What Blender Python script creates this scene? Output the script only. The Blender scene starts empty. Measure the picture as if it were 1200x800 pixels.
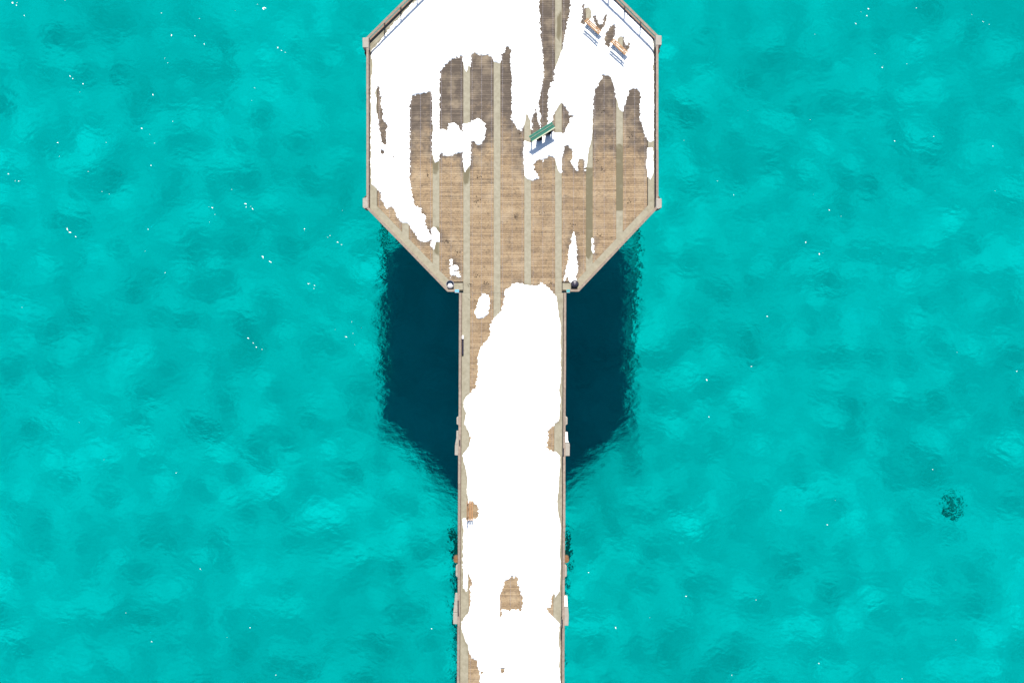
import bpy, bmesh, math, random
import numpy as np
S = bpy.context.scene
C = S.collection
R = math.radians
PX = 0.07            # metres per photograph pixel on the deck plane
D = 2.6              # deck height above the water
H = 105.0            # drone height above the deck

# ---------------------------------------------------------------- camera, sky, sun, exposure
cam = bpy.data.cameras.new('camera'); co = bpy.data.objects.new('camera', cam); C.objects.link(co)
co.location = (0, 0, D + H); cam.sensor_width = 36; cam.lens = 36 * H / (1200 * PX)
cam.clip_start = 1; cam.clip_end = 3000; S.camera = co
SUN_EL, SUN_AZ = 40, 1.5
w = bpy.data.worlds.new('World'); S.world = w; w.use_nodes = True
nt = w.node_tree; bg = nt.nodes['Background']
sk = nt.nodes.new('ShaderNodeTexSky'); sk.sky_type = 'NISHITA'; sk.sun_disc = False
sk.sun_elevation = R(SUN_EL); sk.sun_rotation = R(SUN_AZ); sk.altitude = 200
nt.links.new(sk.outputs[0], bg.inputs[0]); bg.inputs[1].default_value = 0.065
sl = bpy.data.lights.new('sun', 'SUN'); sl.energy = 5; sl.angle = R(3.8); sl.color = (1, .95, .86); sl.cycles.is_caustics_light = True
so = bpy.data.objects.new('sun', sl); C.objects.link(so)
so.rotation_euler = (R(-(90 - SUN_EL)), 0, R(-SUN_AZ)); so.location = (10, 60, 60)
vs_ = S.view_settings
vs_.view_transform = 'Standard'; vs_.look = 'None'; vs_.gamma = 1; vs_.use_curve_mapping = False
vs_.exposure = 1.17
cy = S.cycles
cy.use_denoising = True; cy.transparent_max_bounces = 16
cy.max_bounces = 8; cy.diffuse_bounces = 1; cy.glossy_bounces = 3
cy.sample_clamp_indirect = 6; cy.caustics_reflective = False; cy.caustics_refractive = True

# ---------------------------------------------------------------- helpers
rng = np.random.default_rng(7); random.seed(7)

def P(x, y, z=0.0):
    """photo pixel on the deck plane -> world (z measured up from the deck)"""
    return ((x - 600) * PX, (400 - y) * PX, D + z)

def wx(x, y):
    """the walkway swings a hair to one side of the head's axis"""
    return x - (y - 343) / 457 * 2.4 if y > 343 else x

def W(x, y, z=0.0):
    return P(wx(x, y), y, z)

def lattice(n, seed):
    return np.random.default_rng(seed).random((n, n))

def vnoise(x, y, seed=0, n=256):
    """smooth value noise on numpy arrays, 0..1"""
    g = lattice(n, seed)
    xi = np.floor(x).astype(int); yi = np.floor(y).astype(int)
    fx = x - xi; fy = y - yi
    fx = fx * fx * (3 - 2 * fx); fy = fy * fy * (3 - 2 * fy)
    a = g[yi % n, xi % n]; b = g[yi % n, (xi + 1) % n]
    c = g[(yi + 1) % n, xi % n]; d = g[(yi + 1) % n, (xi + 1) % n]
    return (a * (1 - fx) + b * fx) * (1 - fy) + (c * (1 - fx) + d * fx) * fy

def fbm(x, y, seed=0, octv=4):
    t = 0; amp = 1; tot = 0
    for k in range(octv):
        t = t + amp * vnoise(x * 2 ** k + 17.3 * k, y * 2 ** k + 5.1 * k, seed + k); tot += amp; amp *= .5
    return t / tot

def poly_sd(pts, X, Y):
    """signed distance (positive inside) to a polygon"""
    pts = np.asarray(pts, float); n = len(pts)
    best = np.full(X.shape, 1e9); ins = np.zeros(X.shape, bool)
    for i in range(n):
        ax, ay = pts[i]; bx, by = pts[(i + 1) % n]
        dx, dy = bx - ax, by - ay
        L2 = dx * dx + dy * dy + 1e-12
        t = np.clip(((X - ax) * dx + (Y - ay) * dy) / L2, 0, 1)
        best = np.minimum(best, (X - ax - t * dx) ** 2 + (Y - ay - t * dy) ** 2)
        if ay != by:
            cr = ((ay > Y) != (by > Y)) & (X < (bx - ax) * (Y - ay) / (by - ay) + ax)
            ins ^= cr
    return np.where(ins, 1, -1) * np.sqrt(best)

def link(name, me, mat=None, parent=None):
    o = bpy.data.objects.new(name, me); C.objects.link(o)
    if mat is not None and me is not None and not me.materials: me.materials.append(mat)
    if parent is not None: o.parent = parent
    return o

def empty(name, loc, rz=0):
    o = bpy.data.objects.new(name, None); C.objects.link(o)
    o.location = loc; o.rotation_euler = (0, 0, rz); o.empty_display_size = .3
    return o

def tag(o, label=None, cat=None, group=None, kind=None):
    if label: o['label'] = label
    if cat: o['category'] = cat
    if group: o['group'] = group
    if kind: o['kind'] = kind
    return o

class MB:
    def __init__(s): s.v = []; s.f = []; s.c = []
    def add(s, vs, fs, c=None):
        b = len(s.v); s.v += [tuple(p) for p in vs]; s.f += [tuple(b + i for i in f) for f in fs]
        if c is not None: s.c += [c] * len(vs) if not isinstance(c, list) else c
    def prism(s, pts, z0, z1, c=None):
        """pts: counter-clockwise xy outline"""
        n = len(pts)
        a = sum(pts[i][0] * pts[(i + 1) % n][1] - pts[(i + 1) % n][0] * pts[i][1] for i in range(n))
        if a < 0: pts = pts[::-1]
        s.add([(p[0], p[1], z0) for p in pts] + [(p[0], p[1], z1) for p in pts],
              [tuple(range(n - 1, -1, -1)), tuple(range(n, 2 * n))] +
              [(i, (i + 1) % n, n + (i + 1) % n, n + i) for i in range(n)], c)
        return s
    def box(s, x0, x1, y0, y1, z0, z1, c=None):
        return s.prism([(x0, y0), (x1, y0), (x1, y1), (x0, y1)], z0, z1, c)
    def bar(s, a, b, w, h, up=(0, 0, 1)):
        """rectangular bar from a to b, w across, h along up"""
        a = np.array(a, float); b = np.array(b, float); d = b - a; d /= np.linalg.norm(d)
        u = np.array(up, float); sd = np.cross(d, u)
        if np.linalg.norm(sd) < 1e-6: u = np.array((0, 1, 0.)); sd = np.cross(d, u)
        sd /= np.linalg.norm(sd); u = np.cross(sd, d)
        q = [(-1, -1), (1, -1), (1, 1), (-1, 1)]
        vs = [p + sd * i * w / 2 + u * j * h / 2 for p in (a, b) for i, j in q]
        s.add(vs, [(3, 2, 1, 0), (4, 5, 6, 7), (0, 1, 5, 4), (1, 2, 6, 5), (2, 3, 7, 6), (3, 0, 4, 7)]); return s
    def tube(s, a, b, r0, r1, n=12, caps=True):
        a = np.array(a, float); b = np.array(b, float); d = b - a; d /= np.linalg.norm(d)
        u = np.array((0, 0, 1.)) if abs(d[2]) < .9 else np.array((1., 0, 0))
        e = np.cross(d, u); e /= np.linalg.norm(e); g = np.cross(d, e)
        vs = []
        for p, r in ((a, r0), (b, r1)):
            for k in range(n):
                t = 2 * math.pi * k / n; vs.append(p + (e * math.cos(t) + g * math.sin(t)) * r)
        fs = [(k, (k + 1) % n, n + (k + 1) % n, n + k) for k in range(n)]
        if caps: fs += [tuple(range(n - 1, -1, -1)), tuple(range(n, 2 * n))]
        s.add(vs, fs); return s
    def lathe(s, prof, n=20, centre=(0, 0, 0)):
        vs = []; m = len(prof)
        for r, z in prof:
            for k in range(n):
                t = 2 * math.pi * k / n
                vs.append((centre[0] + r * math.cos(t), centre[1] + r * math.sin(t), centre[2] + z))
        fs = [(i * n + k, i * n + (k + 1) % n, (i + 1) * n + (k + 1) % n, (i + 1) * n + k) for i in range(m - 1) for k in range(n)]
        s.add(vs, fs); return s
    def mesh(s, name, bevel=0, smooth=False):
        me = bpy.data.meshes.new(name); me.from_pydata(s.v, [], s.f)
        if s.c and len(s.c) == len(s.v):
            at = me.attributes.new('tone', 'FLOAT', 'POINT'); at.data.foreach_set('value', np.array(s.c, np.float32))
        if bevel or True:
            bm = bmesh.new(); bm.from_mesh(me)
            bmesh.ops.recalc_face_normals(bm, faces=bm.faces)
            if bevel: bmesh.ops.bevel(bm, geom=bm.edges[:], offset=bevel, segments=1, affect='EDGES', profile=.5)
            bm.to_mesh(me); bm.free()
        if smooth:
            for p in me.polygons: p.use_smooth = True
        return me
    def build(s, name, mat, parent=None, bevel=0, smooth=False):
        return link(name, s.mesh(name, bevel, smooth), mat, parent)

# ---------------------------------------------------------------- materials
def new_mat(name):
    m = bpy.data.materials.new(name); m.use_nodes = True
    return m, m.node_tree, m.node_tree.nodes['Principled BSDF']

def N(t, typ, **kw):
    n = t.nodes.new(typ)
    for k, v in kw.items():
        if k in n.inputs.keys(): n.inputs[k].default_value = v
        else: setattr(n, k, v)
    return n

def ramp(t, stops):
    r = t.nodes.new('ShaderNodeValToRGB'); e = r.color_ramp.elements
    while len(e) < len(stops): e.new(.5)
    for q, (p, c) in zip(e, stops): q.position = p; q.color = (*c, 1) if len(c) == 3 else c
    return r

def math_node(t, op, a=None, b=None, c=None):
    n = t.nodes.new('ShaderNodeMath'); n.operation = op
    for i, v in enumerate((a, b, c)):
        if v is None: continue
        if isinstance(v, (int, float)): n.inputs[i].default_value = v
        else: t.links.new(v, n.inputs[i])
    return n.outputs[0]

def mixc(t, fac, a, b, mode='MIX'):
    n = t.nodes.new('ShaderNodeMix'); n.data_type = 'RGBA'; n.blend_type = mode
    for i, v in ((0, fac), (6, a), (7, b)):
        if isinstance(v, (int, float)): n.inputs[i].default_value = v
        elif isinstance(v, tuple): n.inputs[i].default_value = (*v, 1)
        else: t.links.new(v, n.inputs[i])
    return n.outputs[2]

def simple_mat(name, c1, c2, scale=6, rough=.75, stretch=(1, 1, 1), metallic=0, bump=.2, detail=5, use_tone=False, wet=None, rand=0.0):
    m, t, b = new_mat(name); L = t.links.new
    tc = N(t, 'ShaderNodeTexCoord'); mp = N(t, 'ShaderNodeMapping'); mp.inputs['Scale'].default_value = stretch
    L(tc.outputs['Object'], mp.inputs[0])
    no = N(t, 'ShaderNodeTexNoise', Scale=scale, Detail=detail, Roughness=.6); L(mp.outputs[0], no.inputs['Vector'])
    rp = ramp(t, [(.3, c1), (.7, c2)]); L(no.outputs[0], rp.inputs[0])
    col = rp.outputs[0]
    if rand:
        oi = N(t, 'ShaderNodeObjectInfo')
        v = math_node(t, 'MULTIPLY_ADD', oi.outputs['Random'], rand, 1 - rand / 2)
        col = mixc(t, 1.0, col, v, 'MULTIPLY')
    if use_tone:
        at = N(t, 'ShaderNodeAttribute', attribute_name='tone')
        n2 = N(t, 'ShaderNodeTexNoise', Scale=1.6, Detail=5); L(tc.outputs['Object'], n2.inputs['Vector'])
        k = math_node(t, 'ADD', math_node(t, 'MULTIPLY', at.outputs['Fac'], 1.15), math_node(t, 'MULTIPLY_ADD', n2.outputs[0], 1.5, -.78))
        cl = N(t, 'ShaderNodeClamp'); L(k, cl.inputs[0])
        col = mixc(t, cl.outputs[0], col, wet)
    L(col, b.inputs['Base Color'])
    b.inputs['Roughness'].default_value = rough; b.inputs['Metallic'].default_value = metallic
    if bump:
        bp = N(t, 'ShaderNodeBump', Strength=bump, Distance=.02); L(no.outputs[0], bp.inputs['Height']); L(bp.outputs[0], b.inputs['Normal'])
    return m

M = {}
# decking: sun-bleached tan boards; 'tone' = how damp and grey a board is, 'hue' = board to board difference
m, t, b = new_mat('deck_wood'); L = t.links.new
tc = N(t, 'ShaderNodeTexCoord')
mp = N(t, 'ShaderNodeMapping'); mp.inputs['Scale'].default_value = (3.2, 9, 1); L(tc.outputs['Object'], mp.inputs[0])
gr = N(t, 'ShaderNodeTexNoise', Scale=2.0, Detail=6, Roughness=.65); L(mp.outputs[0], gr.inputs['Vector'])
bl = N(t, 'ShaderNodeTexNoise', Scale=.9, Detail=5, Roughness=.6); L(tc.outputs['Object'], bl.inputs['Vector'])
sp = N(t, 'ShaderNodeTexNoise', Scale=4.5, Detail=5, Roughness=.75); L(tc.outputs['Object'], sp.inputs['Vector'])
hue = N(t, 'ShaderNodeAttribute', attribute_name='hue'); tone = N(t, 'ShaderNodeAttribute', attribute_name='tone')
dry = ramp(t, [(.0, (.06, .040, .024)), (.33, (.165, .112, .064)), (.62, (.25, .175, .10)), (1, (.36, .285, .19))])
L(math_node(t, 'ADD', math_node(t, 'MULTIPLY_ADD', gr.outputs[0], 1.25, -.27), math_node(t, 'MULTIPLY', hue.outputs['Fac'], .30)), dry.inputs[0])
wetc = ramp(t, [(.2, (.042, .031, .023)), (.8, (.13, .100, .075))])
L(math_node(t, 'ADD', math_node(t, 'MULTIPLY', gr.outputs[0], .6), math_node(t, 'MULTIPLY', hue.outputs['Fac'], .4)), wetc.inputs[0])
wf = N(t, 'ShaderNodeMapRange'); wf.inputs['From Min'].default_value = .3; wf.inputs['From Max'].default_value = .75
L(math_node(t, 'ADD', tone.outputs['Fac'], math_node(t, 'MULTIPLY_ADD', bl.outputs[0], 1.3, -.56)), wf.inputs[0])
spm = N(t, 'ShaderNodeMapRange'); spm.inputs['From Min'].default_value = .54; spm.inputs['From Max'].default_value = .68; L(sp.outputs[0], spm.inputs[0])
col = mixc(t, wf.outputs[0], dry.outputs[0], wetc.outputs[0])
col = mixc(t, math_node(t, 'MULTIPLY', spm.outputs[0], .65), col, (.055, .042, .03))
st_ = N(t, 'ShaderNodeTexNoise', Scale=1.9, Detail=6, Roughness=.7, Distortion=.4); L(tc.outputs['Object'], st_.inputs['Vector'])
stm = N(t, 'ShaderNodeMapRange'); stm.inputs['From Min'].default_value = .60; stm.inputs['From Max'].default_value = .74
L(math_node(t, 'ADD', st_.outputs[0], math_node(t, 'MULTIPLY', tone.outputs['Fac'], .24)), stm.inputs[0])
col = mixc(t, math_node(t, 'MULTIPLY', stm.outputs[0], .62), col, (.05, .036, .026))
pl_ = N(t, 'ShaderNodeTexNoise', Scale=.7, Detail=4, Roughness=.6); L(tc.outputs['Object'], pl_.inputs['Vector'])
plm = N(t, 'ShaderNodeMapRange'); plm.inputs['From Min'].default_value = .5; plm.inputs['From Max'].default_value = .75; L(pl_.outputs[0], plm.inputs[0])
col = mixc(t, math_node(t, 'MULTIPLY', plm.outputs[0], .5), col, (.34, .27, .185))
L(col, b.inputs['Base Color'])
b.inputs['Roughness'].default_value = .8
bp = N(t, 'ShaderNodeBump', Strength=.35, Distance=.01); L(gr.outputs[0], bp.inputs['Height']); L(bp.outputs[0], b.inputs['Normal'])
M['deck_wood'] = m

M['concrete'] = simple_mat('concrete', (.195, .178, .13), (.25, .232, .178), 3.5, .85, use_tone=True, wet=(.105, .09, .052))
M['pale_concrete'] = simple_mat('pale_concrete', (.215, .198, .175), (.275, .255, .228), 4, .85)
M['cap_wood'] = simple_mat('cap_wood', (.155, .115, .09), (.235, .19, .155), 5, .8, (1, 1, 1), rand=.25)
M['curb_wood'] = simple_mat('curb_wood', (.14, .088, .062), (.22, .145, .107), 6, .8, rand=.15)
M['post'] = simple_mat('post_wood', (.10, .07, .05), (.18, .13, .10), 6, .8)
M['dark_timber'] = simple_mat('dark_timber', (.03, .025, .02), (.07, .055, .04), 4, .9)
M['rust'] = simple_mat('rusty_steel', (.05, .028, .014), (.20, .095, .035), 5, .85, bump=.4)
# algae below the waterline of the piles
t = M['rust'].node_tree; b = t.nodes['Principled BSDF']; src = b.inputs['Base Color'].links[0].from_socket
ge_ = N(t, 'ShaderNodeNewGeometry'); sx_ = N(t, 'ShaderNodeSeparateXYZ'); t.links.new(ge_.outputs['Position'], sx_.inputs[0])
mr_ = N(t, 'ShaderNodeMapRange'); mr_.inputs['From Min'].default_value = .55; mr_.inputs['From Max'].default_value = -.1; t.links.new(sx_.outputs['Z'], mr_.inputs[0])
t.links.new(mixc(t, mr_.outputs[0], src, (.02, .03, .018)), b.inputs['Base Color'])
M['bench_wood'] = simple_mat('bench_wood', (.22, .115, .05), (.30, .17, .08), 8, .7, rand=.2)
M['dark_steel'] = simple_mat('dark_steel', (.015, .015, .018), (.035, .033, .04), 8, .5, metallic=.3)
M['steel'] = simple_mat('zinc_screws', (.26, .25, .30), (.36, .34, .40), 8, .5, metallic=.4, bump=0)
M['green_paint'] = simple_mat('green_paint', (.04, .17, .12), (.06, .22, .155), 4, .5)
M['pale_trim'] = simple_mat('pale_trim', (.30, .33, .23), (.38, .41, .31), 5, .6)
M['black_plastic'] = simple_mat('black_plastic', (.012, .011, .02), (.03, .026, .045), 6, .4, bump=.05)
M['blue_board'] = simple_mat('blue_board', (.12, .40, .70), (.2, .5, .78), 4, .5)
M['teal_board'] = simple_mat('teal_board', (.05, .30, .32), (.10, .42, .42), 4, .5)
M['weed_rock'] = simple_mat('weedy_rock', (.10, .12, .10), (.17, .19, .16), 3, .9, bump=.2)
M['litter'] = simple_mat('leaf_litter', (.02, .013, .008), (.07, .045, .025), 20, .9, bump=0)

m, t, b = new_mat('snow'); L = t.links.new
tc = N(t, 'ShaderNodeTexCoord')
n1 = N(t, 'ShaderNodeTexNoise', Scale=1.6, Detail=6, Roughness=.6); n2 = N(t, 'ShaderNodeTexNoise', Scale=22, Detail=3)
L(tc.outputs['Object'], n1.inputs['Vector']); L(tc.outputs['Object'], n2.inputs['Vector'])
rp = ramp(t, [(.3, (.86, .88, .90)), (.7, (.91, .92, .93))]); L(n1.outputs[0], rp.inputs[0]); L(rp.outputs[0], b.inputs['Base Color'])
b.inputs['Roughness'].default_value = .6; b.inputs['Specular IOR Level'].default_value = .2
bp = N(t, 'ShaderNodeBump', Strength=.35, Distance=.03); L(math_node(t, 'ADD', n1.outputs[0], math_node(t, 'MULTIPLY', n2.outputs[0], .25)), bp.inputs['Height']); L(bp.outputs[0], b.inputs['Normal'])
M['snow'] = m

# lake bed: pale marl sand with algae film
m, t, b = new_mat('lake_bed'); L = t.links.new
tc = N(t, 'ShaderNodeTexCoord')
a1 = N(t, 'ShaderNodeTexNoise', Scale=.30, Detail=3, Roughness=.5, Distortion=.25); a2 = N(t, 'ShaderNodeTexNoise', Scale=.05, Detail=3)
a3 = N(t, 'ShaderNodeTexNoise', Scale=1.5, Detail=4, Roughness=.65)
for q in (a1, a2, a3): L(tc.outputs['Object'], q.inputs['Vector'])
k = math_node(t, 'ADD', math_node(t, 'MULTIPLY', a1.outputs[0], .48), math_node(t, 'ADD', math_node(t, 'MULTIPLY', a2.outputs[0], .36), math_node(t, 'MULTIPLY', a3.outputs[0], .16)))
rp = ramp(t, [(.30, (.26, .28, .24)), (.42, (.38, .39, .34)), (.55, (.465, .475, .41)), (.68, (.57, .57, .50))]); L(k, rp.inputs[0])
L(rp.outputs[0], b.inputs['Base Color']); b.inputs['Roughness'].default_value = 1; b.inputs['Specular IOR Level'].default_value = 0
M['lake_bed'] = m

# water: clear refracting body that takes out the red; the sun reaches the bed bent by the waves (shadow caustics)
m = bpy.data.materials.new('water'); m.use_nodes = True; t = m.node_tree; t.nodes.clear()
out = N(t, 'ShaderNodeOutputMaterial'); gl = N(t, 'ShaderNodeBsdfGlass', IOR=1.33, Roughness=0.0)
gl.inputs['Color'].default_value = (.02, .89, .955, 1); t.links.new(gl.outputs[0], out.inputs[0])
tc = N(t, 'ShaderNodeTexCoord'); mp = N(t, 'ShaderNodeMapping'); mp.inputs['Rotation'].default_value = (0, 0, R(40)); mp.inputs['Scale'].default_value = (.8, 1.2, 1)
t.links.new(tc.outputs['Object'], mp.inputs[0])
w1 = N(t, 'ShaderNodeTexNoise', Scale=.55, Detail=2, Roughness=.5); w2 = N(t, 'ShaderNodeTexNoise', Scale=1.7, Detail=3, Roughness=.55)
t.links.new(mp.outputs[0], w1.inputs['Vector']); t.links.new(mp.outputs[0], w2.inputs['Vector'])
bp = N(t, 'ShaderNodeBump', Strength=1.0, Distance=.30)
t.links.new(math_node(t, 'ADD', math_node(t, 'MULTIPLY', w1.outputs[0], .55), math_node(t, 'MULTIPLY', w2.outputs[0], .30)), bp.inputs['Height'])
t.links.new(bp.outputs[0], gl.inputs['Normal'])
M['water'] = m

# ---------------------------------------------------------------- the setting: lake bed and water
BED = -22.0
WAVE = .07
def axis(a, step, far):
    core = np.arange(-a, a + step / 2, step); o = np.array([a * 1.25, a * 1.8, a * 3, far])
    return np.concatenate([-o[::-1], core, o])
xs = axis(72, .5, 700.); ys = axis(56, .5, 700.)
gx, gy = np.meshgrid(xs, ys)
gz = BED + .9 * (fbm(gx / 5 + 40, gy / 7 + 40, 3, 4) - .5) + .35 * (fbm(gx / 1.6 + 90, gy / 1.6 + 90, 11, 3) - .5)
nx, ny = len(xs), len(ys)
idx = np.arange(nx * ny).reshape(ny, nx)
fc = np.stack([idx[:-1, :-1], idx[:-1, 1:], idx[1:, 1:], idx[1:, :-1]], -1).reshape(-1, 4)
def np_mesh(name, V, F, smooth=True):
    me = bpy.data.meshes.new(name)
    me.vertices.add(len(V)); me.vertices.foreach_set('co', np.asarray(V, np.float32).ravel())
    me.loops.add(F.size); me.loops.foreach_set('vertex_index', F.ravel().astype(np.int32))
    me.polygons.add(len(F)); me.polygons.foreach_set('loop_start', np.arange(0, F.size, F.shape[1], dtype=np.int32))
    me.polygons.foreach_set('use_smooth', np.full(len(F), smooth)); me.update(calc_edges=True); me.validate()
    return me
bed = tag(link('lake_bed', np_mesh('lake_bed', np.stack([gx, gy, gz], -1).reshape(-1, 3), fc), M['lake_bed']), kind='structure')
bed.cycles.is_caustics_receiver = True
# the water body: a closed block whose top is a sea of long, low waves
wr = np.random.default_rng(3); WAVES = []
for k in range(30):
    lam = wr.uniform(1.7, 6.5); th = R(wr.normal(-50, 42)); WAVES.append((2 * math.pi / lam, math.cos(th), math.sin(th), .004 * lam * WAVE, wr.uniform(0, 6.283)))
def wave_z(x, y):
    z = 0 * x
    for kk, c, s_, a_, ph in WAVES: z = z + a_ * np.sin(kk * (x * c + y * s_) + ph)
    return z
xs = axis(60, .4, 690.); ys = axis(46, .4, 690.)
gx, gy = np.meshgrid(xs, ys); nx, ny = len(xs), len(ys)
gz = wave_z(gx, gy) * np.clip((66 - np.abs(gx)) / 6, 0, 1) * np.clip((52 - np.abs(gy)) / 6, 0, 1)
idx = np.arange(nx * ny).reshape(ny, nx)
fc = np.stack([idx[:-1, :-1], idx[:-1, 1:], idx[1:, 1:], idx[1:, :-1]], -1).reshape(-1, 4).tolist(); ntop = len(fc)
V = np.stack([gx, gy, gz], -1).reshape(-1, 3).tolist()
ring = idx[0, :].tolist() + idx[1:, -1].tolist() + idx[-1, -2::-1].tolist() + idx[-2:0:-1, 0].tolist()
base = len(V); V += [(V[q][0], V[q][1], BED - 5) for q in ring]; k = len(ring)
fc += [(ring[i], base + i, base + (i + 1) % k, ring[(i + 1) % k]) for i in range(k)] + [tuple(base + i for i in range(k - 1, -1, -1))]
me = bpy.data.meshes.new('water'); me.from_pydata(V, [], fc)
me.polygons.foreach_set('use_smooth', np.arange(len(fc)) < ntop)
wo = tag(link('water', me, M['water']), kind='structure'); wo.cycles.is_caustics_caster = True

# ---------------------------------------------------------------- snow outlines, traced on the deck plane
def Z(ox, oy, s, *pts):
    return [(ox + x / s, oy + y / s) for x, y in pts]
def Z1(*p): return Z(415, 0, 6.316, *p)
def Z2(*p): return Z(595, 0, 6.316, *p)
def Z3(*p): return Z(415, 115, 6.316, *p)
def Z4(*p): return Z(595, 115, 6.316, *p)
def Z5(*p): return Z(415, 230, 6.316, *p)
def Z6(*p): return Z(595, 230, 6.316, *p)
def Z7(*p): return Z(670, 0, 8.89, *p)
def W1(*p): return Z(515, 320, 6.667, *p)
def W2(*p): return Z(515, 430, 6.667, *p)
def W3(*p): return Z(515, 540, 6.667, *p)
def W4(*p): return Z(515, 640, 6.667, *p)
def W5(*p): return Z(515, 690, 7.06, *p)

field = ([(434.6, 60), (439, 53), (480, 8), (530, -44), (670, -44), (722, 2), (765.5, 45), (766.3, 118), (766, 165), (761.5, 167.5), (758, 162),
          (753, 150), (750.5, 138), (750, 120), (751, 112), (747, 104), (742, 103), (738, 105.5), (733, 118), (731.5, 124), (729.5, 132),
          (726, 128), (723, 117), (721, 108), (718, 95), (716, 90), (711, 87), (706, 89), (702, 97), (697, 106), (695, 115), (694.4, 139),
          (694, 155), (692, 167), (690, 174), (688.4, 185), (686, 200.5), (685, 186), (677.5, 184.5), (676.5, 200.5), (672.6, 194),
          (669.5, 189.5), (671.8, 184.7), (671, 176.8), (664.7, 170.5), (662.3, 162.5), (660.7, 158), (664.7, 148), (668.6, 143.5),
          (668, 138.8), (672.6, 137), (667, 134), (664.7, 127.7), (659, 119.7), (656, 122), (649, 134), (645.7, 143.5), (640, 150),
          (622, 152), (621.6, 141), (619, 136), (617, 133), (615, 143), (613.5, 148), (611, 153), (607, 151.5), (603.7, 146.6),
          (600, 139), (599.6, 115), (599.6, 102), (601.5, 101.5), (599.7, 89), (598.3, 80), (598.5, 66), (599, 59), (595.5, 54.3),
          (592, 56), (591.6, 61), (587, 61.5), (586.5, 74.5), (578.5, 72.5), (578.3, 68), (573, 65.7), (558.3, 64), (556, 61),
          (552, 63.3), (551.3, 68), (551.2, 79), (549, 76), (547, 86), (544, 80), (543, 70), (541.7, 65.7), (529, 69.7), (522, 76),
          (516, 81), (515, 90), (514.6, 115), (514.8, 140)]
         + Z3((632, 230), (690, 240), (700, 190), (740, 180), (770, 215), (795, 270), (805, 190), (850, 185), (870, 170), (930, 150),
              (965, 185), (975, 240), (960, 310), (935, 345), (910, 345), (885, 320), (862, 300), (860, 500), (840, 520), (815, 560),
              (810, 500), (800, 400), (780, 415), (740, 400), (720, 430), (690, 420), (660, 425), (640, 395), (632, 430), (628, 460),
              (600, 480), (590, 440), (580, 380), (580, 300), (585, 240), (580, 180))
         + [(506.8, 115), (506, 104.5), (500.5, 108.5), (488.6, 111.6), (483, 113), (481.5, 117), (480, 125), (480, 216)]
         + Z5((430, 0), (440, 60), (490, 95), (500, 130), (535, 150), (520, 210), (540, 245), (560, 270), (570, 330), (530, 335),
              (495, 335), (460, 290), (430, 245), (405, 205), (370, 195), (345, 195), (320, 150), (300, 100), (270, 70), (235, 85),
              (210, 40), (200, 0))
         + [(444.3, 224), (441, 220), (435.6, 216), (434.6, 200)])
under_table = Z4((120, 315), (165, 330), (345, 240), (348, 258), (395, 258), (430, 290), (430, 340), (410, 380), (400, 420), (400, 560),
                 (385, 555), (370, 520), (355, 470), (345, 435), (300, 430), (260, 470), (230, 440), (210, 470), (190, 490), (195, 540),
                 (235, 590), (215, 605), (150, 605), (125, 580), (118, 450))
holes = [
    [(630, -60), (631, 0), (633, 35), (636, 70), (637, 89), (635.4, 98), (632, 114), (631.4, 125), (633.8, 152), (642.5, 152), (642.5, 115),
     (642.5, 108), (645.7, 98), (649.6, 95), (650.4, 82), (655, 70), (660, 55), (663, 36), (668, 16), (668.6, 0), (669, -60)],
    [(622.7, 152), (624, 136), (627.5, 124.5), (630, 136), (633, 152)],
    Z1((120, 310), (190, 245), (210, 270), (185, 320), (120, 380)),
    Z1((175, 630), (190, 670), (200, 730), (200, 789)) + Z3((210, 80), (220, 170), (235, 180), (248, 210), (235, 290), (245, 345), (210, 345), (200, 300), (180, 200), (160, 60), (165, 0)) + Z1((155, 690)),
    Z3((190, 390), (215, 385), (240, 405), (210, 425)), Z3((275, 430), (300, 433), (290, 447)),
    Z1((110, 440), (132, 440), (138, 500), (132, 560), (110, 560)),
    Z2((1070, 490), (1083, 480), (1084, 540), (1072, 530)),
    Z1((555, 160), (575, 155), (570, 172)), Z1((565, 600), (575, 605), (570, 630)),
    Z7((110, 50), (135, 40), (140, 90), (180, 75), (205, 120), (200, 190), (165, 225), (130, 270), (95, 250), (90, 215), (110, 190)),
    Z7((220, 180), (240, 160), (260, 190), (290, 250), (320, 240), (345, 160), (365, 130), (362, 200), (345, 270), (310, 320), (260, 300), (230, 240)),
    Z7((390, 280), (430, 265), (460, 290), (450, 380), (430, 420), (400, 480), (385, 505), (345, 470), (335, 410), (360, 350)),
    Z7((470, 410), (500, 385), (545, 385), (555, 440), (575, 490), (590, 430), (610, 405), (608, 470), (580, 540), (540, 520), (470, 450)),
]
thread = [(651.8, -20), (658.3, -20), (658.3, 10), (657, 17), (655, 13), (652.4, 2)]   # snow left on the slab strip in the bare lane
walk_r = (W1((800, 75), (830, 100), (870, 140), (915, 180), (920, 240), (930, 330), (950, 410), (948, 480), (940, 520), (950, 600), (940, 700))
          + W2((950, 0), (948, 120), (932, 180), (945, 260), (935, 380), (930, 420), (880, 460), (850, 490), (845, 560), (835, 620), (880, 665), (910, 665), (943, 700), (940, 790))
          + W3((935, 80), (930, 200), (915, 330), (930, 430), (945, 500), (945, 620), (940, 660))
          + W4((935, 60), (945, 130), (940, 290), (935, 350), (905, 400), (890, 370), (860, 470), (830, 475), (855, 520), (880, 550), (930, 590), (950, 620))
          + W5((990, 290), (985, 440), (995, 520), (990, 640), (1000, 776)) + [(656, 815), (652, 850), (657, 900), (655, 990)])
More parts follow.
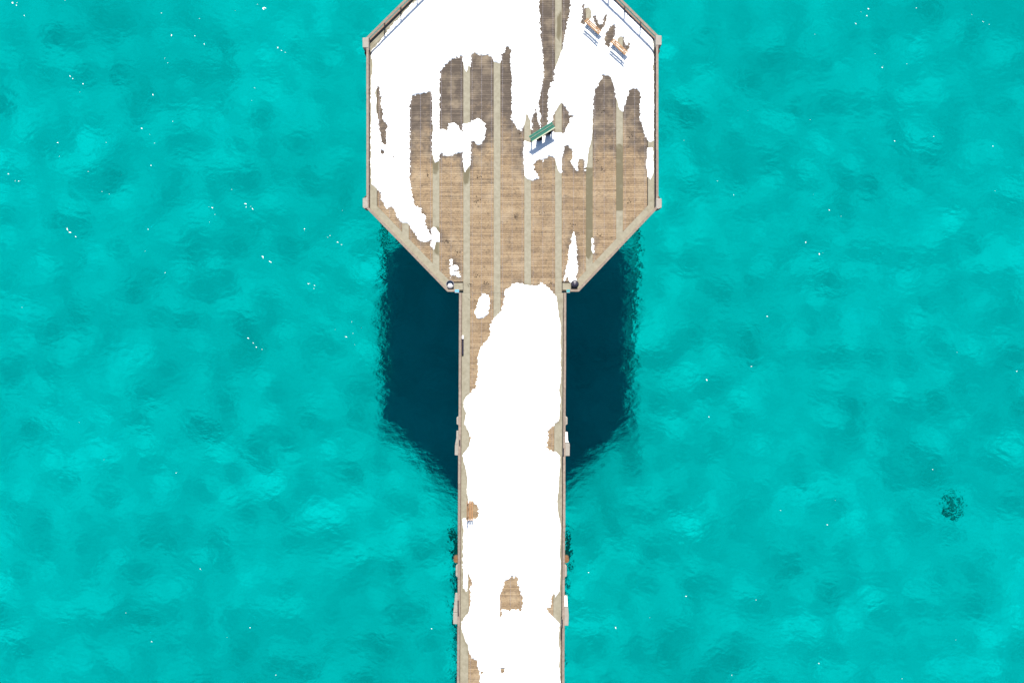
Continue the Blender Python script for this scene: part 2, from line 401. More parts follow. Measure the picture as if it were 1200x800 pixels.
walk_l = (W1((570, 95), (555, 120), (520, 125), (515, 145), (505, 230), (490, 295), (425, 350), (400, 400), (400, 480), (385, 510), (350, 545), (320, 590), (305, 650))
          + W2((300, 0), (300, 100), (280, 165), (245, 205), (215, 225), (195, 260), (190, 310), (215, 360), (200, 410), (195, 440), (230, 500), (245, 560), (235, 620), (200, 660), (180, 680), (190, 720))
          + W3((190, 0), (210, 80), (220, 160), (215, 250), (230, 320), (215, 330), (215, 440), (180, 455), (190, 520), (185, 640))
          + W4((180, 0), (185, 60), (180, 150), (190, 270), (185, 320), (215, 365), (222, 210), (250, 250), (262, 290), (240, 330), (245, 440), (230, 520), (170, 585), (178, 660), (205, 740))
          + W5((240, 460), (245, 520), (265, 575), (315, 590), (320, 640), (335, 690), (345, 776)) + [(566, 815), (560, 850), (552, 890), (548, 990)])
walk = walk_l[::-1] + W1((620, 80), (660, 95), (715, 100), (770, 95)) + walk_r
walk_holes = [
    W4((550, 240), (600, 240), (620, 250), (610, 300), (630, 320), (635, 380), (650, 390), (648, 515), (600, 490), (540, 500), (490, 495), (488, 545), (468, 550), (468, 380), (490, 330), (510, 270)),
    W3((270, 325), (290, 340), (310, 400), (295, 450), (260, 455), (200, 462), (200, 330)),
    W5((500, 650), (545, 650), (535, 690), (505, 695)), W4((500, 180), (515, 182), (508, 195)),
    W5((345, 680), (375, 690), (350, 700)), W1((535, 130), (555, 125), (550, 145)),
]
patches = [
    ('snow lying over most of the octagonal deck, cut by bare lanes', [field, under_table, thread], holes, 'field'),
    ('long unbroken snow sheet covering the middle of the walkway', [walk], walk_holes, 'walk'),
    ('small oval snow island on bare boards where the walkway begins', [W1((310, 210), (340, 165), (385, 170), (392, 250), (380, 320), (350, 350), (300, 355), (278, 310), (290, 260))], [], 'island'),
    ('narrow snow tongue ending at the black domed bin', [Z6((488, 262), (500, 300), (508, 400), (520, 540), (505, 600), (500, 650), (470, 650), (440, 580), (420, 625), (425, 570), (445, 480), (460, 380))], [], 'tongue'),
    ('small snow remnant on a concrete strip below the snow field', [Z5((575, 230), (600, 230), (632, 280), (630, 335), (605, 340), (595, 400), (575, 385), (572, 340))], [], 'strip'),
    ('small broken snow patch beside the bin filled with snow', [Z5((712, 475), (722, 470), (725, 515), (745, 510), (770, 520), (770, 545), (725, 550), (725, 565), (775, 555), (790, 600), (770, 612), (760, 580), (715, 592), (712, 560))], [], 'bin'),
    ('thin snow strip against the railing of the octagonal deck', [Z4((1035, 370), (1075, 365), (1078, 560), (1055, 612), (1040, 590), (1030, 480))], [], 'rail'),
    ('thin sliver of snow beside a damp concrete strip', [Z6((618, 308), (634, 312), (636, 420), (624, 400))], [], 'sliver'),
]
STRIPS = [438.5, 475.2, 511, 546.9, 582.5, 618.3, 654.4, 690.6, 726, 762.2]
def strip_mask(px):
    return np.min(np.abs(px[..., None] - np.array(STRIPS)), -1) < 4.0

snow_sd = []     # kept for the dampness of the boards
def snow_patch(label, adds, subs, seed):
    allp = np.array([p for a in adds for p in a])
    x0, y0 = allp.min(0) - 1.5; x1, y1 = allp.max(0) + 1.5
    st = 0.7
    cx = np.arange(x0, x1, 1.4); cyy = np.arange(y0, y1, 1.4)
    X, Y = np.meshgrid(cx, cyy)
    sd = np.full(X.shape, -1e9)
    for a in adds: sd = np.maximum(sd, poly_sd(a, X, Y))
    for h in subs: sd = np.minimum(sd, -poly_sd(h, X, Y))
    snow_sd.append((x0, y0, 1.4, sd))
    # refine x2
    def up(A, ax):
        A = np.swapaxes(A, 0, ax); B = np.empty((2 * A.shape[0] - 1,) + A.shape[1:])
        B[::2] = A; B[1::2] = (A[:-1] + A[1:]) / 2; return np.swapaxes(B, 0, ax)
    sd = up(up(sd, 0), 1)
    fx = x0 + st * np.arange(sd.shape[1]); fy = y0 + st * np.arange(sd.shape[0])
    X, Y = np.meshgrid(fx, fy)
    s = strip_mask(X)
    rag = (fbm(X / 2.4, Y / 1.5, seed, 3) - .5) * 2
    rag2 = (fbm(X / 7.0, Y / 7.0, seed + 9, 2) - .5) * 2
    sd = sd + rag * np.where(s, .5, 2.1) + rag2 * .7 + .15
    d = np.maximum(sd, 0) * PX
    h = .075 * (1 - np.exp(-d / .10)) + .05 * (1 - np.exp(-d / .5)) * fbm(X / 9, Y / 9, seed + 20, 4)
    h = h + np.where(sd > 0, .012 * (fbm(X / 2.4, Y / 2.4, seed + 33, 3) - .3) * np.clip(d / .2, 0, 1), 0)
    z = np.where(sd > 0, h + .002, np.maximum(sd, -1.2) * .025 - .002) + np.where(s, .012, 0)
    keep = sd > -1.0
    ny, nx = sd.shape
    idx = np.arange(nx * ny).reshape(ny, nx)
    inside = sd > 0
    cell = (inside[:-1, :-1] | inside[:-1, 1:] | inside[1:, 1:] | inside[1:, :-1])
    F = np.stack([idx[1:, :-1], idx[1:, 1:], idx[:-1, 1:], idx[:-1, :-1]], -1)[cell]
    used, inv = np.unique(F, return_inverse=True)
    V = np.stack([(X.ravel() - 600) * PX, (400 - Y.ravel()) * PX, z.ravel()], -1)[used]
    c0 = V[:, :2].mean(0); V[:, 0] -= c0[0]; V[:, 1] -= c0[1]
    o = link('snow_patch', np_mesh('snow_patch', V, inv.reshape(-1, 4)), M['snow'])
    o.location = (c0[0], c0[1], D)
    tag(o, label, 'snow', kind='stuff')
    return o
for i, (lab, a, h, _) in enumerate(patches):
    snow_patch(lab, a, h, 100 + 40 * i)

def near_snow(px, py):
    px = np.asarray(px, float); py = np.asarray(py, float); best = np.full(px.shape, -50.)
    for x0, y0, st, sd in snow_sd:
        i = np.clip(((py - y0) / st).astype(int), 0, sd.shape[0] - 1); j = np.clip(((px - x0) / st).astype(int), 0, sd.shape[1] - 1)
        out = np.maximum(0, np.maximum(np.maximum(x0 - px, px - (x0 + st * sd.shape[1])), np.maximum(y0 - py, py - (y0 + st * sd.shape[0]))))
        best = np.maximum(best, sd[i, j] - out)
    return best

# ---------------------------------------------------------------- the pier
pier = empty('pier', (0, 0, 0))
tag(pier, 'timber and concrete pier with an octagonal head above turquoise water', 'pier')
EDGE = [(431.4, 47.5), (431.4, 245.3), (525.3, 342), (677.2, 342), (769.6, 244.6), (769.6, 46), (677, -46), (526, -46)]
WL, WR, WEND = 539.0, 662.7, 1010      # walkway edges (photo columns at its start) and its far end

def inset(poly, d):
    """move every side of a polygon inwards by d"""
    n = len(poly); a = sum(poly[i][0] * poly[(i + 1) % n][1] - poly[(i + 1) % n][0] * poly[i][1] for i in range(n))
    sg = 1 if a > 0 else -1; lines = []
    for i in range(n):
        (x0, y0), (x1, y1) = poly[i], poly[(i + 1) % n]; l = math.hypot(x1 - x0, y1 - y0)
        nx_, ny_ = -(y1 - y0) / l * sg, (x1 - x0) / l * sg
        lines.append((nx_, ny_, nx_ * x0 + ny_ * y0 + d))
    res = []
    for i in range(n):
        a1, b1, c1 = lines[i - 1]; a2, b2, c2 = lines[i]; det = a1 * b2 - a2 * b1
        res.append(((c1 * b2 - c2 * b1) / det, (a1 * c2 - a2 * c1) / det))
    return res
IN1 = inset(EDGE, 2.4)      # inner face of the curb
IN2 = inset(EDGE, 10.2)     # inner edge of the perimeter slab strip

# solid frame under the boards
fr_ = MB().prism([P(*p)[:2] for p in inset(EDGE, .6)], D - .62, D - .05)
fr_.build('deck_frame', M['dark_timber'], pier)
fr_ = MB().prism([W(WL + .6, 343)[:2], W(WR - .6, 343)[:2], W(WR - .6, WEND)[:2], W(WL + .6, WEND)[:2]], D - .6, D - .05)
fr_.build('deck_frame', M['dark_timber'], pier)

# concrete strips; damp runs of melt water on some of them
DAMP = [[(686, 196), (695, 196), (695, 296), (690, 304), (686, 300)], [(721.5, 170), (726, 168), (730.5, 172), (730.5, 246), (721.5, 248)],
        [(507, 188), (514, 186), (514, 200), (511, 205), (507, 203)], [(543, 200), (551, 196), (549, 214), (545, 217), (543, 212)],
        [(508, 266), (515, 266), (515, 300), (509, 296)], [(653, 20), (658, 12), (658, 30), (656, 50), (652, 44)]]
def damp(px, py):
    d = np.full(np.shape(px), 0.)
    for q in DAMP: d = np.maximum(d, np.clip(poly_sd(q, px, py) / 1.2 + .5, 0, 1))
    n = near_snow(px, py)
    return np.clip(d * .95 + .35 * np.exp(-np.maximum(-n, 0) / 1.2) * (n < 1), 0, 1)

def strip(outline_fn, y0, y1, f=P, name='concrete_strip', top=.012, step=2.0):
    """slab strip between two edge columns, cut in rows so its damp patches can be told"""
    n = max(2, int((y1 - y0) / step)); V = []; F = []; T = []
    cols = 5
    for i in range(n + 1):
        y = y0 + (y1 - y0) * i / n; a, b = outline_fn(y)
        for j in range(cols + 1):
            x = a + (b - a) * j / cols
            V.append(f(x, y, top)); T.append((x, y))
    k = cols + 1
    F = [(i * k + j, (i + 1) * k + j, (i + 1) * k + j + 1, i * k + j + 1) for i in range(n) for j in range(cols)]
    base = len(V)
    ring = [j for j in range(k)] + [i * k + cols for i in range(1, n + 1)] + [n * k + j for j in range(cols - 1, -1, -1)] + [i * k for i in range(n - 1, 0, -1)]
    for q in ring: V.append((V[q][0], V[q][1], D - .055)); T.append(T[q])
    m_ = len(ring)
    F += [(ring[i], ring[(i + 1) % m_], base + (i + 1) % m_, base + i) for i in range(m_)]
    me = bpy.data.meshes.new(name); me.from_pydata(V, [], F)
    T = np.array(T); at = me.attributes.new('tone', 'FLOAT', 'POINT'); at.data.foreach_set('value', damp(T[:, 0], T[:, 1]).astype(np.float32))
    bm = bmesh.new(); bm.from_mesh(me); bmesh.ops.recalc_face_normals(bm, faces=bm.faces); bm.to_mesh(me); bm.free()
    return link(name, me, M['concrete'], pier)

def cross(poly, x):
    """y range of a polygon at column x"""
    ys_ = []
    n = len(poly)
    for i in range(n):
        (x0, y0), (x1, y1) = poly[i], poly[(i + 1) % n]
        if (x0 - x) * (x1 - x) <= 0 and x0 != x1: ys_.append(y0 + (y1 - y0) * (x - x0) / (x1 - x0))
    return min(ys_), max(ys_)
def rowx(poly, y):
    xs_ = []
    n = len(poly)
    for i in range(n):
        (x0, y0), (x1, y1) = poly[i], poly[(i + 1) % n]
        if (y0 - y) * (y1 - y) <= 0 and y0 != y1: xs_.append(x0 + (x1 - x0) * (y - y0) / (y1 - y0))
    return (min(xs_), max(xs_)) if xs_ else (0, 0)

SWID = 3.85
for c in STRIPS[1:-1]:
    lo = max(cross(IN1, c - SWID)[0], cross(IN1, c + SWID)[0]) + .5; hi = min(cross(IN1, c - SWID)[1], cross(IN1, c + SWID)[1]) - .5
    if c in (546.9, 654.4, 582.5, 618.3): hi = 343.1
    strip(lambda y, c=c: (c - SWID, c + SWID), lo + .2, hi - .2)
# strips that run on down the walkway: two wide edge slabs and the two inner ones
for a, b_ in ((WL + 2.6, 551), (578.6, 586.5), (614.5, 622.2), (650.5, WR - 2.6)):
    strip(lambda y, a=a, b_=b_: (a, b_), 343.05, WEND - 2, W, step=3.0)
# perimeter slab strips, one per side of the head
def slab_quad(a, b, c, d, name='concrete_strip'):
    n = max(2, int(math.hypot(b[0] - a[0], b[1] - a[1]) / 4)); V = []; T = []
    for i in range(n + 1):
        s = i / n
        for p, q in ((a, b), (d, c)):
            x = p[0] + (q[0] - p[0]) * s; y = p[1] + (q[1] - p[1]) * s; V.append(P(x, y, .018)); T.append((x, y))
    for i in range(n + 1):
        for k in (0, 1): x, y, z = V[2 * i + k]; V.append((x, y, D - .05)); T.append(T[2 * i + k])
    o = 2 * (n + 1)
    F = []
    for i in range(n):
        F += [(2 * i, 2 * i + 1, 2 * i + 3, 2 * i + 2), (2 * i, 2 * i + 2, o + 2 * i + 2, o + 2 * i), (2 * i + 1, o + 2 * i + 1, o + 2 * i + 3, 2 * i + 3)]
    me = bpy.data.meshes.new(name); me.from_pydata(V, [], F)
    T = np.array(T); at = me.attributes.new('tone', 'FLOAT', 'POINT'); at.data.foreach_set('value', damp(T[:, 0], T[:, 1]).astype(np.float32))
    bm = bmesh.new(); bm.from_mesh(me); bmesh.ops.recalc_face_normals(bm, faces=bm.faces); bm.to_mesh(me); bm.free()
    return link(name, me, M['concrete'], pier)
for i in range(8):
    if i == 2:      # the side where the walkway leaves: two short returns
        y = IN1[2][1]
        slab_quad((IN1[2][0], y), (WL + 3.4, y), (WL + 3.4, IN2[2][1]), (IN2[2][0], IN2[2][1]))
        slab_quad((WR - 3.4, y), (IN1[3][0], y), (IN2[3][0], IN2[3][1]), (WR - 3.4, IN2[3][1]))
        continue
    slab_quad(IN1[i], IN1[(i + 1) % 8], IN2[(i + 1) % 8], IN2[i])

# boards: rows of short planks across every bay, with screws
PITCH = 2.2
def bay(x0, x1, y0, y1, f, clip=None, seed=0):
    rr = np.random.default_rng(seed); V = []; F = []; HUE = []; T = []; sv = []; sf = []
    y = y0; SEG = 5
    while y < y1 - .4:
        ya, yb = y + rr.uniform(.05, .15), min(y + PITCH - .06, y1); y += PITCH
        ends = []
        for yy in (ya, yb):
            a, b = x0, x1
            if clip:
                l, r = rowx(clip, yy); a, b = max(a, l), min(b, r)
            ends.append((a, b))
        if min(ends[0][1] - ends[0][0], ends[1][1] - ends[1][0]) < .6: continue
        g = rr.random(); dz = rr.normal(0, .0025)
        sk_ = rr.normal(0, .06)
        base = len(V)
        for z in (dz, -.045):
            for yy, (a, b) in zip((ya, yb), ends):
                for j in range(SEG + 1):
                    xx = a + .1 + (b - a - .2) * j / SEG
                    V.append(f(xx, yy + sk_ * 0, z)); HUE.append(g); T.append((xx, yy))
        k = SEG + 1
        for j in range(SEG): F.append((base + k + j, base + k + j + 1, base + j + 1, base + j))
        F.append(tuple(base + j for j in range(k)) + tuple(base + 2 * k + j for j in range(k - 1, -1, -1)))
        F.append(tuple(base + k + j for j in range(k - 1, -1, -1)) + tuple(base + 3 * k + j for j in range(k)))
        F.append((base, base + 2 * k, base + 3 * k, base + k)); F.append((base + SEG, base + k + SEG, base + 3 * k + SEG, base + 2 * k + SEG))
        a, b = ends[0]
        for fx in (x0 + 2.6, (x0 + x1) / 2 - .3, x1 - 2.6):
            if not (a + .6 < fx < b - .6): continue
            for yy in (ya + .55, yb - .55):
                q = len(sv); cx_, cy_ = fx + rr.normal(0, .12), yy; r_ = .26
                for k6 in range(6): sv.append(f(cx_ + r_ * math.cos(k6 * 1.0472), cy_ + r_ * math.sin(k6 * 1.0472), dz + .004))
                sf.append(tuple(q + k6 for k6 in range(5, -1, -1)))
    if not V: return
    me = bpy.data.meshes.new('deck_planks'); me.from_pydata(V, [], F)
    T = np.array(T); px, py = T[:, 0], T[:, 1]
    n = near_snow(px, py)
    tone_ = np.clip(1.0 - (py - 80) / 130, 0, 1) * .84 + .14 + .38 * np.exp(-np.maximum(-n, 0) / 3.5)
    tone_ = np.where(py > 345, .20 * np.exp(-np.maximum(-n, 0) / 2.0), tone_)
    for nm, arr in (('tone', tone_), ('hue', np.array(HUE))):
        at = me.attributes.new(nm, 'FLOAT', 'POINT'); at.data.foreach_set('value', np.asarray(arr, np.float32))
    bm = bmesh.new(); bm.from_mesh(me); bmesh.ops.recalc_face_normals(bm, faces=bm.faces); bm.to_mesh(me); bm.free()
    o = tag(link('deck_planks', me, M['deck_wood'], pier), kind='stuff')
    me = bpy.data.meshes.new('screw_heads'); me.from_pydata(sv, [], sf)
    tag(link('screw_heads', me, M['steel'], o), kind='stuff')
for i in range(9):
    a, b_ = STRIPS[i] + SWID, STRIPS[i + 1] - SWID
    mid = i in (3, 4, 5)
    hi = 342.5 if mid else 340
    bay(a, b_, -44, hi, P, None if mid else IN2, 200 + i)
for i, (a, b_) in enumerate(((551.1, 578.5), (586.6, 614.4), (622.3, 650.4))):
    bay(a, b_, 342.6, WEND - 2, W, None, 300 + i)

# railing: posts on a timber curb, flat cap boards, thin rods
CAPZ = 1.08
def railing(points, f, breaks=(), spacing=28.8, label=None):
    """points: two ends on the deck edge; side: unit normal towards the deck"""
    (xa, ya), (xb, yb), (nx_, ny_) = points
    L_ = math.hypot(xb - xa, yb - ya); dx, dy = (xb - xa) / L_, (yb - ya) / L_
    def q(s, off, z): return f(xa + dx * s + nx_ * off, ya + dy * s + ny_ * off, z)
    rods = MB()
    for z in (.42, .70): rods.tube(q(.5, 1.3, z), q(L_ - .5, 1.3, z), .007, .007, 6)
    r = rods.build('railing', M['dark_steel'], pier)
    def board(s0, s1, o0, o1, z0, z1, name, mat, bev):
        b = MB(); v = [q(s0, o0, 0), q(s1, o0, 0), q(s1, o1, 0), q(s0, o1, 0)]
        b.prism([p[:2] for p in v], D + z0, D + z1); b.build(name, mat, r, bev)
    n = max(1, round(L_ / 57.6))
    cuts = [L_ * i / n for i in range(n + 1)]
    for i in range(n):
        j = random.uniform(-.18, .18)
        board(cuts[i] + .06, cuts[i + 1] - .06, -.35 + j, 2.45 + j, CAPZ - .045, CAPZ + random.uniform(-.003, .003), 'rail_cap', M['cap_wood'], .006)
        board(cuts[i] + .08, cuts[i + 1] - .08, .25, 2.35, .02, .22, 'curb', M['curb_wood'], .01)
    np_ = max(1, round(L_ / spacing))
    for i in range(np_ + 1):
        s = L_ * i / np_; s = min(max(s, 1.2), L_ - 1.2)
        b = MB(); c = q(s, 1.3, 0); b.box(c[0] - .055, c[0] + .055, c[1] - .055, c[1] + .055, D + .22, D + CAPZ - .045); b.build('post', M['post'], r, .006)
for i in range(8):
    a, b_ = EDGE[i], EDGE[(i + 1) % 8]
    l = math.hypot(b_[0] - a[0], b_[1] - a[1]); nrm = (-(b_[1] - a[1]) / l, (b_[0] - a[0]) / l)
    cx_, cy_ = (a[0] + b_[0]) / 2, (a[1] + b_[1]) / 2
    if nrm[0] * (600 - cx_) + nrm[1] * (148 - cy_) < 0: nrm = (-nrm[0], -nrm[1])
    if i == 2:
        railing((a, (WL - .3, a[1]), nrm), P); railing(((WR + .3, a[1]), b_, nrm), P)
    else:
        railing((a, b_, nrm), P)
for x, sgn in ((WL, 1), (WR, -1)):
    railing(((x, 343.5), (x, WEND - 2), (sgn, 0)), W)

# pedestals at the corners of the head, each over a raking pile
def pedestal(pts):
    s = [(600 + (x - 600) / 1.0103, 400 + (y - 400) / 1.0103) for x, y in pts]
    b = MB().prism([P(*p)[:2] for p in s], D - .75, D + 1.1)
    return b.build('corner_pedestal', M['pale_concrete'], pier, .02)
peds = [[(424.8, 44.5), (431.8, 44.3), (431.8, 56.2), (425, 56)], [(425.1, 232.4), (430.8, 231.3), (431.1, 243.6), (427, 244.6), (425.1, 243)],
        [(768.4, 41.7), (775.2, 42), (775.2, 53), (768.4, 53.2)], [(769, 232.3), (775.4, 233), (775.4, 243.5), (771.5, 245), (769, 244)]]
pobj = [pedestal(p) for p in peds]
def pile(a, b, parent, mat, r=.2):
    o = MB().tube(a, b, r, r, 14).build('pile', mat, parent, smooth=False); o.cycles.is_caustics_receiver = True; return o
for po, (px_, py_, sx) in zip(pobj, ((428.6, 60.5, -1), (428.6, 231, -1), (771.6, 58.5, 1), (771.6, 231, 1))):
    a = P(px_, py_, -.5); pile(a, (a[0] + sx * .2, a[1], BED - 2.5), po, M['dark_timber'], .17)

# bents: a concrete beam across the pier with raking piles at both ends
for yc, hw, rough_pale in ((493.5, 6.6, 0), (670.5, 9.5, 1), (845, 8, 0)):
    xl, xr = wx(WL, yc) - 3.6, wx(WR, yc) + 3.6
    b = MB(); b.prism([P(xl, yc - hw * .6)[:2], P(xl, yc + hw * .6)[:2], P(xl + 4, yc + hw)[:2], P(xr - 4, yc + hw)[:2], P(xr, yc + hw * .6)[:2], P(xr, yc - hw * .6)[:2], P(xr - 4, yc - hw)[:2], P(xl + 4, yc - hw)[:2]], D - 1.25, D - .64)
    bent = b.build('bent_beam', M['pale_concrete'], pier, .03)
    for x, sx in ((xl + .4, -1), (xr - .4, 1)) if rough_pale else ():
        a = P(x, yc - hw - 2.0, -1.3); pile(a, (a[0] + sx * 1.1, a[1], BED - 2.5), bent, M['rust'], .24)
    for x in (555, 600, 645):
        a = P(x, yc, -1.25); pile(a, (a[0], a[1], BED - 2.5), bent, M['rust'], .18)
# dark skirt added below the head to fill out its shadow in the water
n8 = len(EDGE); o_, i_ = inset(EDGE, 1.2), inset(EDGE, 3.4)
for i in range(n8):
    j = (i + 1) % n8
    MB().prism([P(*o_[i])[:2], P(*o_[j])[:2], P(*i_[j])[:2], P(*i_[i])[:2]], .28, D - .625).build('shadow_skirt', M['dark_timber'], pier)
for yc in (60, 140, 220):
    b = MB(); l, r_ = rowx(inset(EDGE, 6), yc); b.prism([P(l, yc - 6)[:2], P(l, yc + 6)[:2], P(r_, yc + 6)[:2], P(r_, yc - 6)[:2]], D - 1.2, D - .63)
    bent = b.build('bent_beam', M['pale_concrete'], pier)
    for x in (560, 600, 640):
        a = P(x, yc, -1.2); pile(a, (a[0], a[1], BED - 2.5), bent, M['rust'], .18)

# landings outside the walkway railing
def landing(step, slab, gate, snowy):
    b = MB().prism([P(*p)[:2] for p in slab], D - .34, D + .03); o = b.build('landing', M['pale_concrete'], pier, .012)
    b = MB().prism([P(*p)[:2] for p in step], D - .34, D - .04); b.build('landing_step', M['pale_concrete'], o, .012)
    b = MB().prism([P(*p)[:2] for p in gate], D + .1, D + CAPZ + .03); b.build('gate_plate', M['dark_steel'], o, .006)
    if snowy:
        n = 14; q = []
        cxs = sum(p[0] for p in step) / len(step); cys = sum(p[1] for p in step) / len(step)
        b = MB().prism([P(cxs + (p[0] - cxs) * .86, cys + (p[1] - cys) * .95)[:2] for p in step], D - .036, D + .03); b.build('snow_cover', M['snow'], o, .02)
landing([(534.9, 504.5), (538.5, 504.5), (538.5, 520.7), (533.2, 520.7), (534.7, 513)], [(533.1, 521), (539, 521), (539, 533.6), (532.9, 533)], [(538.6, 514), (539.8, 514), (539.8, 521), (538.6, 521)], False)
landing([(661, 505.5), (665.2, 506), (665.8, 516.2), (667, 518.7), (661, 518.7)], [(661, 519), (667.2, 519), (667.8, 521), (667.5, 534), (661, 534)], [(658.9, 523.6), (660.3, 523.6), (660.3, 533), (658.9, 533)], True)
landing([(533.5, 695), (538.5, 695), (538.5, 717.2), (531.2, 717.2)], [(531.2, 717.5), (539, 717.5), (538.5, 731), (531, 730.6)], [(536.8, 700), (538.1, 700), (538.4, 718), (537.1, 718)], False)
landing([(659.5, 696.9), (665, 698), (665.6, 710.8), (659.5, 710.8)], [(659.5, 711.1), (665.7, 711.1), (666.5, 720), (666, 732.5), (659.5, 732.5)], [(657.4, 722), (658.9, 722), (658.9, 732), (657.4, 732)], True)

# ---------------------------------------------------------------- things on the deck
def bench(px_, py_, rz, label, length=1.62):
    o = empty('bench', P(px_, py_, .02), rz); h = length / 2
    for y in (-.12, .01, .14): MB().box(-h, h, y - .05, y + .05, .37, .41).build('seat_slat', M['bench_wood'], o, .006)
    for z0, y in ((.53, -.235), (.70, -.275)):
        b = MB(); b.bar((-h, y, z0 + .07), (h, y, z0 + .07), .035, .125, (0, -.22, 1)); b.build('back_slat', M['bench_wood'], o, .005)
    for x in (-h + .28, h - .28):
        b = MB(); b.bar((x, .15, 0), (x, .15, .365), .05, .05); b.bar((x, -.16, 0), (x, -.16, .365), .05, .05)
        b.bar((x, -.17, .3), (x, -.262, .86), .05, .03); b.bar((x, -.2, .342), (x, .19, .342), .05, .05); b.build('leg_frame', M['dark_steel'], o)
    tag(o, label, 'bench', 'slatted wooden benches'); return o
bench(694.7, 32.4, R(-43), 'wooden slatted bench on the snow, standing nearer the long bare plank lane')
bench(725.3, 56.4, R(-43), 'wooden slatted bench on the snow, standing nearer the pale corner pedestal')
bench(551.7, 597.3, R(-90), 'wooden slatted bench beside the walkway railing, set lengthwise')

# green work table with two black buckets hung below its front edge
o = empty('work_table', P(635, 157.2, .02), R(32))
b = MB(); b.bar((-1.1, .05, .96), (1.1, .05, .96), .50, .05, (0, -.40, 1)); b.build('table_top', M['green_paint'], o, .008)
b = MB(); b.bar((-1.1, -.205, .85), (1.1, -.205, .85), .13, .09); b.build('front_trim', M['pale_trim'], o, .006)
b = MB(); b.bar((-1.1, .07, 1.0), (1.1, .07, 1.0), .02, .03); b.build('divider', M['pale_trim'], o)
for x in (-1.0, 0, 1.0): MB().box(x - .05, x + .05, -.02, .08, 0, .94).build('table_leg', M['dark_steel'], o)
for x in (-.42, .46):
    b = MB(); b.lathe([(.001, .0), (.20, .0), (.25, .58), (.265, .58), (.265, .61), (.235, .61), (.19, .3), (.001, .3)], 24, (x, -.22, 0)); b.build('bucket', M['black_plastic'], o, smooth=False)
tag(o, 'green topped metal work table with two black buckets beneath it', 'table')

def bin_(px_, py_, label, snowy):
    o = empty('litter_bin', P(px_, py_, .02))
    MB().lathe([(.001, 0), (.26, 0), (.27, .04), (.30, .80), (.30, .82), (.27, .82), (.265, .5), (.001, .5)], 24).build('bin_body', M['black_plastic'], o)
    MB().lathe([(.27, .80), (.325, .80), (.33, .84), (.315, .88), (.28, .88), (.265, .84), (.27, .80)], 24).build('rim', M['dark_steel'], o, smooth=True)
    if snowy:
        b = MB().lathe([(.262, .62), (.20, .66), (.10, .70), (.001, .72)], 20, (0, 0, 0)); b.build('snow_fill', M['snow'], o, smooth=True)
        MB().lathe([(.30, .885), (.325, .885), (.325, .90), (.30, .90), (.30, .885)], 24).build('rim_band', M['steel'], o)
    else:
        MB().lathe([(.29, .885), (.27, .95), (.20, 1.01), (.09, 1.04), (.001, 1.045)], 24).build('lid', M['black_plastic'], o, smooth=True)
        MB().lathe([(.001, 1.047), (.035, 1.047), (.03, 1.075), (.001, 1.08)], 10).build('knob', M['steel'], o)
    tag(o, label, 'bin'); return o
bin_(528, 333.6, 'round black litter bin without a lid, holding snow', True)
bin_(673, 333.6, 'round black litter bin with a closed domed lid', False)

# long black tube case lying along the slab by the railing, with one white end
o = empty('tube_case', W(542.7, 406, .012))
MB().tube((0, .62, .085), (0, -.62, .085), .075, .075, 12).build('tube', M['black_plastic'], o)
MB().tube((0, .64, .085), (0, .92, .085), .085, .08, 12).build('white_end_cap', M['snow'], o)
tag(o, 'long black tube case with a white end lying by the walkway railing', 'case')
# small coloured boards hung on the short rails where the walkway joins the head
def board(x0, x1, mat, lab):
    o = empty('notice_board', P((x0 + x1) / 2, 342.2, 0)); h = (x1 - x0) * PX / 2
    b = MB(); b.bar((-h, .04, 1.2), (h, .04, 1.2), .24, .02, (0, -.25, 1)); b.build('board_face', mat, o, .004)
    b = MB(); b.bar((-h, -.08, 1.16), (h, -.08, 1.16), .05, .05); b.build('board_bracket', M['pale_concrete'], o)
    for x in (-h * .6, h * .6): MB().box(x - .02, x + .02, -.03, .01, .2, 1.17).build('bracket_post', M['dark_steel'], o)
    tag(o, lab, 'notice board')
board(533.8, 538.6, M['blue_board'], 'small bright blue notice board on the short rail')
board(663.2, 667.2, M['teal_board'], 'small dark teal notice board on the short rail')

# dark weedy rock under the water, well away from the pier
k = (H + D - BED * .75) / H; k0 = k
bm = bmesh.new(); bmesh.ops.create_icosphere(bm, subdivisions=4, radius=1)
for v in bm.verts:
    n_ = v.co.normalized(); q = .5 + 1.1 * float(fbm(np.array([n_.x * 2.6 + 9 + n_.z]), np.array([n_.y * 2.6 + n_.z * 1.7 + 9]), 5, 4)[0])
    v.co = (n_.x * q * .62, n_.y * q * .8, n_.z * q * .16)
me = bpy.data.meshes.new('sunken_rock'); bm.to_mesh(me); bm.free()
rk = link('sunken_rock', me, M['weed_rock']); rk.cycles.is_caustics_receiver = True; rk.location = ((1114 - 600) * PX * k, (400 - 590) * PX * k, BED + .5)
tag(rk, 'small dark weedy rock showing through the open water', 'rock')

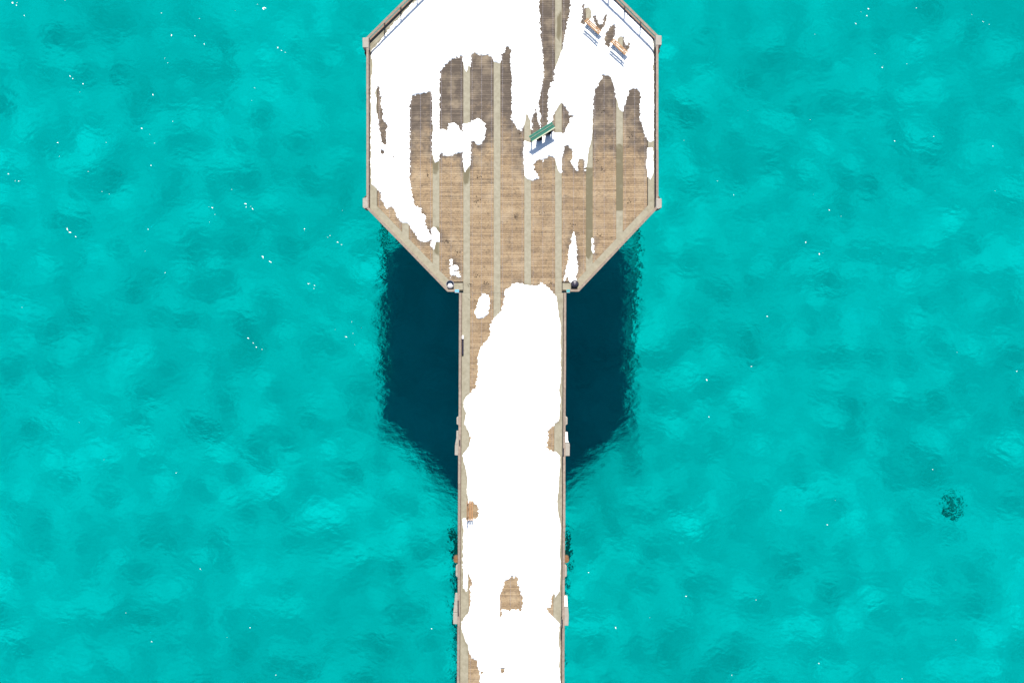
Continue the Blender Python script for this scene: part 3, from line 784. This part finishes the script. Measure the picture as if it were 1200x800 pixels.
# leaf litter and droppings on the boards
V = []; F = []
cl_ = [(858, 655, Z5), (975, 645, Z5), (905, 590, Z5), (900, 60, Z5), (910, 30, Z5), (690, 330, Z5), (760, 410, Z5), (870, 760, Z5), (320, 640, Z6), (60, 150, Z6), (690, 290, Z6), (480, 205, Z6), (540, 280, Z6), (250, 120, Z6), (900, 40, Z6), (690, 480, Z3), (545, 570, Z3), (920, 580, Z3), (700, 90, Z4), (900, 280, Z4), (660, 450, Z4), (700, 520, Z4), (240, 640, Z4), (80, 260, Z4)]
for cx_, cy_, fn in cl_:
    (px_, py_), = fn((cx_, cy_))
    for _ in range(random.randint(5, 12)):
        x, y = px_ + random.gauss(0, 2.0), py_ + random.gauss(0, 1.4)
        if near_snow(np.array([x]), np.array([y]))[0] > -1: continue
        r_ = random.uniform(.25, .8); a0 = random.random() * 6; q = len(V)
        for k6 in range(6):
            rr_ = r_ * random.uniform(.6, 1.2); V.append(P(x + rr_ * math.cos(a0 + k6), y + rr_ * .7 * math.sin(a0 + k6), .02 + random.uniform(0, .012)))
        F.append(tuple(range(q + 5, q - 1, -1)))
me = bpy.data.meshes.new('leaf_litter'); me.from_pydata(V, [], F)
tag(link('leaf_litter', me, M['litter']), 'scattered dark leaf litter on the bare boards', 'leaf litter', kind='stuff')

# white flecks modelled as sun glints on the ripples, strung out in streaks
V = []; F = []
rf = random.Random(21)
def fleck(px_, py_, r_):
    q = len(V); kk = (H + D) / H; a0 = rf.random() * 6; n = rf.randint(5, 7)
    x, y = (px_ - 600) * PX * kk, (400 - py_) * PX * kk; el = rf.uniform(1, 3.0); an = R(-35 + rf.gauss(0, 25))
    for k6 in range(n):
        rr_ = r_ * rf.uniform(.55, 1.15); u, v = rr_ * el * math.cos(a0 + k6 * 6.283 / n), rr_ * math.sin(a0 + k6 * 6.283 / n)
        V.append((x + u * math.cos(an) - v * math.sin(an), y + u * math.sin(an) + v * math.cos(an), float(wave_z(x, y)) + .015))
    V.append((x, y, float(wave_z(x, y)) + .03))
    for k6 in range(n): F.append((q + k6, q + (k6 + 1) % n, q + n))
def pier_or_shadow(x, y): return (405 < x < 795 and y < 350) or (430 < x < 770 and y < 570) or 515 < x < 685  # glint flecks keep off the pier and its shadow on the water
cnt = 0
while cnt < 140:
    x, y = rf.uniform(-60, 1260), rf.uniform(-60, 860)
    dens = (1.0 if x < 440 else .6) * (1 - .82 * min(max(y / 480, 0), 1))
    if pier_or_shadow(x, y) or rf.random() > dens: continue
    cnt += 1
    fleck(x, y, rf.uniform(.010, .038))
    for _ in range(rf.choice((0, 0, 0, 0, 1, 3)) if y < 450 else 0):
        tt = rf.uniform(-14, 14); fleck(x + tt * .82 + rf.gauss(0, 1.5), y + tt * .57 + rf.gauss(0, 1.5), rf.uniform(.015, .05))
me = bpy.data.meshes.new('glint_flecks'); me.from_pydata(V, [], F)
tag(link('glint_flecks', me, M['snow']), 'tiny white flecks modelled as sun glints on the turquoise water', 'glint flecks', kind='stuff')
